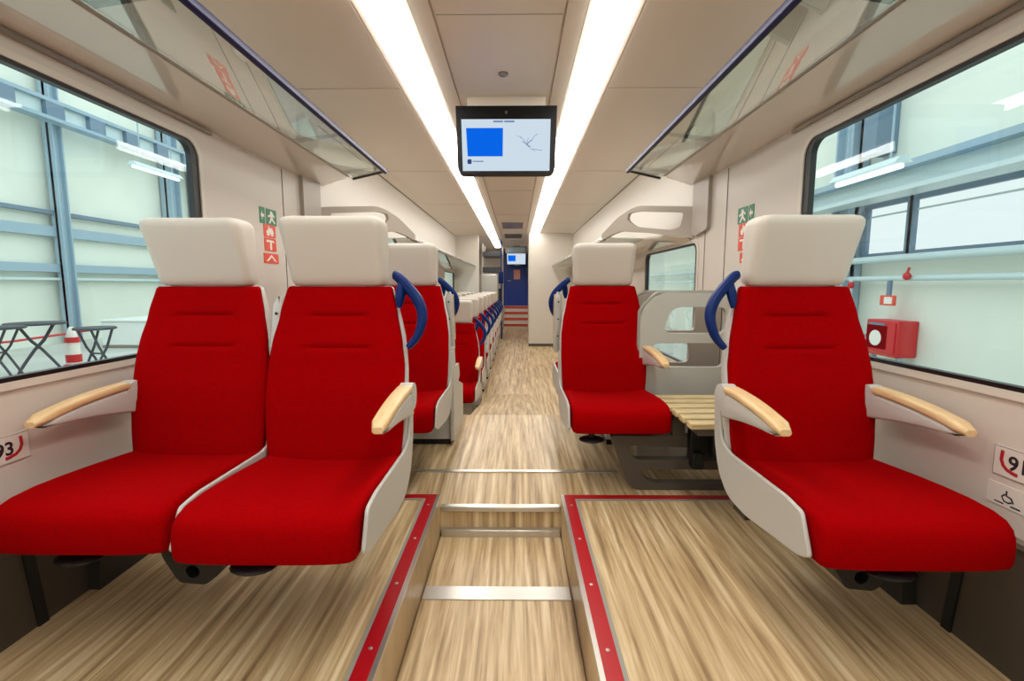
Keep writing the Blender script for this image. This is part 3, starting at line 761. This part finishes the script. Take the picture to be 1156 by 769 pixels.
# ------------------------------------------------------------------ workshop hall outside
G = -.9
struct('floor_hall', MB().box(-16, -1.6, -8, 40, G - .1, G).box(1.6, 8, -8, 40, G - .1, G), M['ground'])
def hallwall(side, X, z1, joints):
    mb = MB().box(*sorted((X, X + math.copysign(.2, X))), -8, 40, G, z1)
    o = struct('wall_hall_' + side, mb, M['hallwall'])
hallwall('left', -15.0, 9.5, 0); hallwall('right', 7.0, 9.5, 0)
struct('wall_hall_end', MB().box(-16, -1.5, 39, 39.2, G, 9.5).box(1.5, 8, 39, 39.2, G, 9.5), M['hallwall'])
def bar(name, label, cat, x0, x1, y0, y1, z0, z1, m, group=None, bevel=0):
    return tag(part(name, MB().box(x0, x1, y0, y1, z0, z1), m, None, bevel), label, cat, group)
def hcol(x, y, w, d, label, m, z1=9.4):   # I-section column
    a = math.copysign(1, x)
    mb = MB().box(x - w / 2, x + w / 2, y - d / 2, y - d / 2 + .05, G, z1).box(x - w / 2, x + w / 2, y + d / 2 - .05, y + d / 2, G, z1).box(x - .04, x + .04, y - d / 2, y + d / 2, G, z1)
    return tag(part('steel_column', mb, m, None), label, 'column', 'hall columns')
hcol(-14.7, 15.75, .3, .35, 'blue grey steel column outside the left window, nearest to its middle', M['hallcol'])
hcol(-14.7, 20.9, .45, .6, 'blue grey steel column outside the left window, just left of the window post', M['hallcol'])
hcol(-14.7, 22.6, .45, .55, 'blue grey steel column outside the left window, hard against the window post', M['halldark'])
# crane beam with stiffeners along the left wall
t = thing('crane_beam', 'long pale blue girder with dark stiffeners high outside the left window', 'beam', (-14.3, 0, 0))
part('web', MB().box(-.05, .05, -6, 38, 6.12, 6.55), M['hallpipe'], t)
part('flange', MB().box(-.2, .2, -6, 38, 6.55, 6.66), M['hallcol'], t)
part('flange', MB().box(-.2, .2, -6, 38, 6.02, 6.12), M['hallcol'], t)
for k in range(14):
    part('stiffener', MB().box(-.02, .2, 12 + k * 1.5, 12.6 + k * 1.5, 6.12, 6.55), M['halldark'], t)
for z, h, m, lab in ((3.25, .12, 'halldark', 'thin uppermost dark rail along the hall wall outside the left window'),
                     (2.55, .32, 'hallcol', 'upper broad pale blue rail outside the left window'),
                     (1.42, .26, 'hallcol', 'lower broad blue rail along the hall wall outside the left window'),
                     (1.16, .08, 'hallpipe', 'thin pale pipe under the rails outside the left window')):
    bar('wall_rail', lab, 'rail', -14.95, -14.75, -6, 38, z, z + h, M[m], 'hall wall rails')
# right hall wall
hcol(6.8, 10.0, .35, .5, 'pale blue steel column outside the right window beside its left edge', M['hallcol'])
bar('duct', 'dark blue vertical duct high outside the right window near its top left corner', 'duct', 6.6, 6.99, 9.1, 9.45, 3.4, 9.3, M['halldark'])
t = thing('crane_beam', 'pale blue grey girder sloping across the top of the right window', 'beam', (6.35, 0, 0))
part('web', MB().box(-.05, .05, -6, 38, 2.55, 2.82), M['hallpipe'], t)
part('flange', MB().box(-.25, .25, -6, 38, 2.82, 2.92), M['hallcol'], t)
part('flange', MB().box(-.22, .22, -6, 38, 2.48, 2.55), M['hallpipe'], t)
for i, (y0, y1, lab) in enumerate(((8.62, 9.55, 0), (6.0, 8.45, 0), (3.0, 5.8, 0))):
    w = link('window_%d' % (wn + 1 + i), plate([(y0 - .12, 1.5), (y1 + .12, 1.5), (y1 + .12, 2.54), (y0 - .12, 2.54)], [[(y0, 1.6), (y1, 1.6), (y1, 2.45), (y0, 2.45)]], .12, MX(6.95)), M['halldark'])
    w['kind'] = 'structure'
    link('pane', plate([(y0 - .02, 1.58), (y1 + .02, 1.58), (y1 + .02, 2.47), (y0 - .02, 2.47)], [], .02, MX(6.97)), M['hallwin'], w)
    part('transom', MB().box(6.93, 6.97, y0, y1, 2.28, 2.31), M['hallpipe'], w)
for z, r, lab in ((1.47, .065, 'thick pale pipe under the hall windows outside the right window'), (1.12, .05, 'thinner pale pipe outside the right window above the red hose box')):
    tag(part('pipe', MB().tube([(6.75, -6, z), (6.75, 38, z)], r, 12), M['hallpipe'], None), lab, 'pipe', 'hall pipes')
t = thing('fire_hose_box', 'red fire hose cabinet on the hall wall outside the right window', 'fire hose box', (6.81, 8.62, 0))
part('cabinet', MB().box(-.18, .18, -.37, .37, -.26, .38), M['firered'], t, .02)
part('front_frame', MB().box(-.195, -.18, -.33, .33, -.2, .34), M['firered'], t, .005)
part('window', MB().box(-.20, -.195, -.15, .33, -.14, .28), M['piping'], t)
part('hose_reel', MB().lathe([(.03, -.215), (.14, -.21), (.14, -.20), (.03, -.2)], (0, .1, .05), 18, 'x'), M['swhite'], t)
part('name_plate', MB().box(-.205, -.197, -.1, .28, .285, .325), M['halldark'], t)
part('stand', MB().box(-.1, -.02, -.33, -.27, G, -.25).box(-.1, -.02, .27, .33, G, -.25), M['hallcol'], t)
t = thing('hose_sign', 'small red and white sign hanging above the red hose box', 'sign', (6.7, 8.62, 0))
part('board', MB().box(-.02, .02, -.17, .17, .64, .82), M['sred'], t, .01)
part('panel', MB().box(-.026, -.02, -.12, .06, .67, .79), M['swhite'], t)
part('hanger', MB().box(-.01, .03, -.04, .04, .82, 1.08), M['halldark'], t)
t = thing('sprinkler_valve', 'dark red valve on the thin pipe above the hose sign', 'valve', (6.66, 8.2, 1.15))
part('body', MB().ell((0, 0, 0), .06, .06, .07), M['firered'], t); part('lever', MB().tube([(0, 0, .05), (-.02, -.06, .14)], .02, 8), M['firered'], t)
t = thing('riser_pipe', 'grey pipe dropping from the thin pipe to the left of the red hose box', 'pipe', (6.7, 9.6, 0))
part('pipe', MB().tube([(0, 0, 1.12), (0, 0, .12), (0, -.08, .05), (0, -.5, .05)], .035, 10), M['hallpipe'], t)
part('elbow', MB().ell((0, 0, .08), .07, .07, .07), M['firered'], t); part('tee', MB().ell((0, 0, 1.0), .06, .06, .08), M['firered'], t)
def glow_tube(x, y, z, L, label):  # glowing tubes placed at the bright streaks in the side windows
    t = thing('glow_tube', label, 'lamp', (x, y, z), 0, 'hall glowing tubes')
    part('reflector', MB().prism([(-.12, .0), (.12, .0), (.05, .09), (-.05, .09)], 'y', -L / 2, L / 2), M['hallpipe'], t)
    part('tube', MB().tube([(0, -L / 2 + .03, -.03), (0, L / 2 - .03, -.03)], .035, 10), M['tube'], t)
    part('hanger', MB().box(-.01, .01, -L / 3, -L / 3 + .02, .09, 9.3 - z).box(-.01, .01, L / 3, L / 3 + .02, .09, 9.3 - z), M['hallcol'], t)
glow_tube(-9.0, 12.4, 3.83, 1.6, 'bright glowing tube high in the hall, near the right end of the left window')
glow_tube(-9.0, 7.75, 3.83, 1.7, 'bright glowing tube at the far left edge of the left window')
glow_tube(5.0, 7.0, 2.55, 1.3, 'bright glowing tube outside the right window near its left edge, above the hall windows')
# bar tables, post and crate outside the left window
def bar_table(loc, r, label, rz=0):
    t = thing('folding_table', label, 'table', loc, rz, 'folding tables in the hall')
    part('tabletop', MB().lathe([(r - .02, 1.06), (r, 1.07), (r, 1.10), (r - .02, 1.11)], n=28), M['table'], t)
    for a, b in ((-1, -1), (-1, 1), (1, -1), (1, 1)):
        q = [Vector((a * r * .55, b * .18, 1.06)), Vector((a * r * .2, b * .17, .72)), Vector((-a * r * .12, b * .15, .52)), Vector((-a * r * .45, b * .15, .25)), Vector((-a * r * .62, b * .16, .10)), Vector((-a * r * .70, b * .16, 0))]
        part('leg', MB().tube(q, .022, 8), M['table'], t)
    part('brace', MB().tube([(0, -.16, .6), (0, .16, .6)], .018, 8), M['table'], t)
bar_table((-10.2, 10.1, G), .5, 'folding bar table with crossed legs outside the left window, left of the striped post', .8)
bar_table((-7.95, 9.0, G), .33, 'folding bar table outside the left window, right of the striped post', 1.3)
bar_table((-9.9, 9.05, G), .42, 'folding bar table cut off by the left edge of the photo', .3)
t = thing('traffic_post', 'red and white striped post standing outside the left window', 'traffic post', (-10.25, 10.95, G))
part('base', MB().lathe([(.20, 0), (.20, .06), (.16, .08)], n=20), M['firered'], t)
part('body', MB().lathe([(.14, .08), (.13, .55), (.10, .75), (.06, .9), (.03, .94)], n=20), M['swhite'], t)
for z0, z1 in ((.12, .30), (.58, .70)):
    part('stripe', MB().lathe([(.15, z0), (.15 if z0 < .3 else .137, z1)], n=20), M['firered'], t)
tag(part('barrier_tape', MB().tube([(-12.8, 9, -.35), (-12.8, 12, -.43), (-12.8, 15, -.33), (-12.8, 18, -.40), (-12.8, 22, -.35)], .03, 8), M['firered'], None), 'red barrier tape strung behind the tables outside the left window', 'tape')
for k, y in enumerate((9, 15, 22)):
    tag(part('tape_stand', MB().lathe([(.18, 0), (.18, .03), (.02, .05), (.02, .62)], (-12.74, y, G), 14), M['swhite'], None),
        ['near white stand', 'middle white stand', 'far white stand'][k] + ' holding the red barrier tape', 'stand')
t = thing('crate', 'pale covered crate outside the left window beside the foreground headrest', 'crate', (-11.6, 15.6, G))
part('box', MB().box(-.9, .9, -1.3, 1.3, .08, .80), M['cloth'], t, .03)
part('lid', MB().box(-.95, .95, -1.35, 1.35, .80, .86), M['cloth'], t, .02)
part('pallet', MB().box(-.9, .9, -1.3, -1.1, 0, .08).box(-.9, .9, 1.1, 1.3, 0, .08), M['lip'], t)

# ------------------------------------------------------------------ light from the open hall, camera
w = bpy.data.worlds.new('hall_daylight'); SC.world = w; w.use_nodes = True
bg = w.node_tree.nodes['Background']; bg.inputs['Color'].default_value = (.93, .97, 1.0, 1); bg.inputs['Strength'].default_value = 1.95

cam = bpy.data.cameras.new('camera'); co = bpy.data.objects.new('camera', cam); COL.objects.link(co)
cam.sensor_width = 36.0; cam.lens = 540 / 1156 * 36.0
cam.clip_start = .05
co.location = (.075, 0, 1.0)
co.rotation_euler = (math.radians(90) - math.atan(62.5 / 540), 0, math.atan(5 / 540))
SC.camera = co
SC.view_settings.view_transform = 'Standard'; SC.view_settings.look = 'None'
SC.view_settings.gamma = 1.0; SC.view_settings.use_curve_mapping = False
SC.view_settings.exposure = 0.0
SC.cycles.max_bounces = 8; SC.cycles.transparent_max_bounces = 16
SC.cycles.use_denoising = True
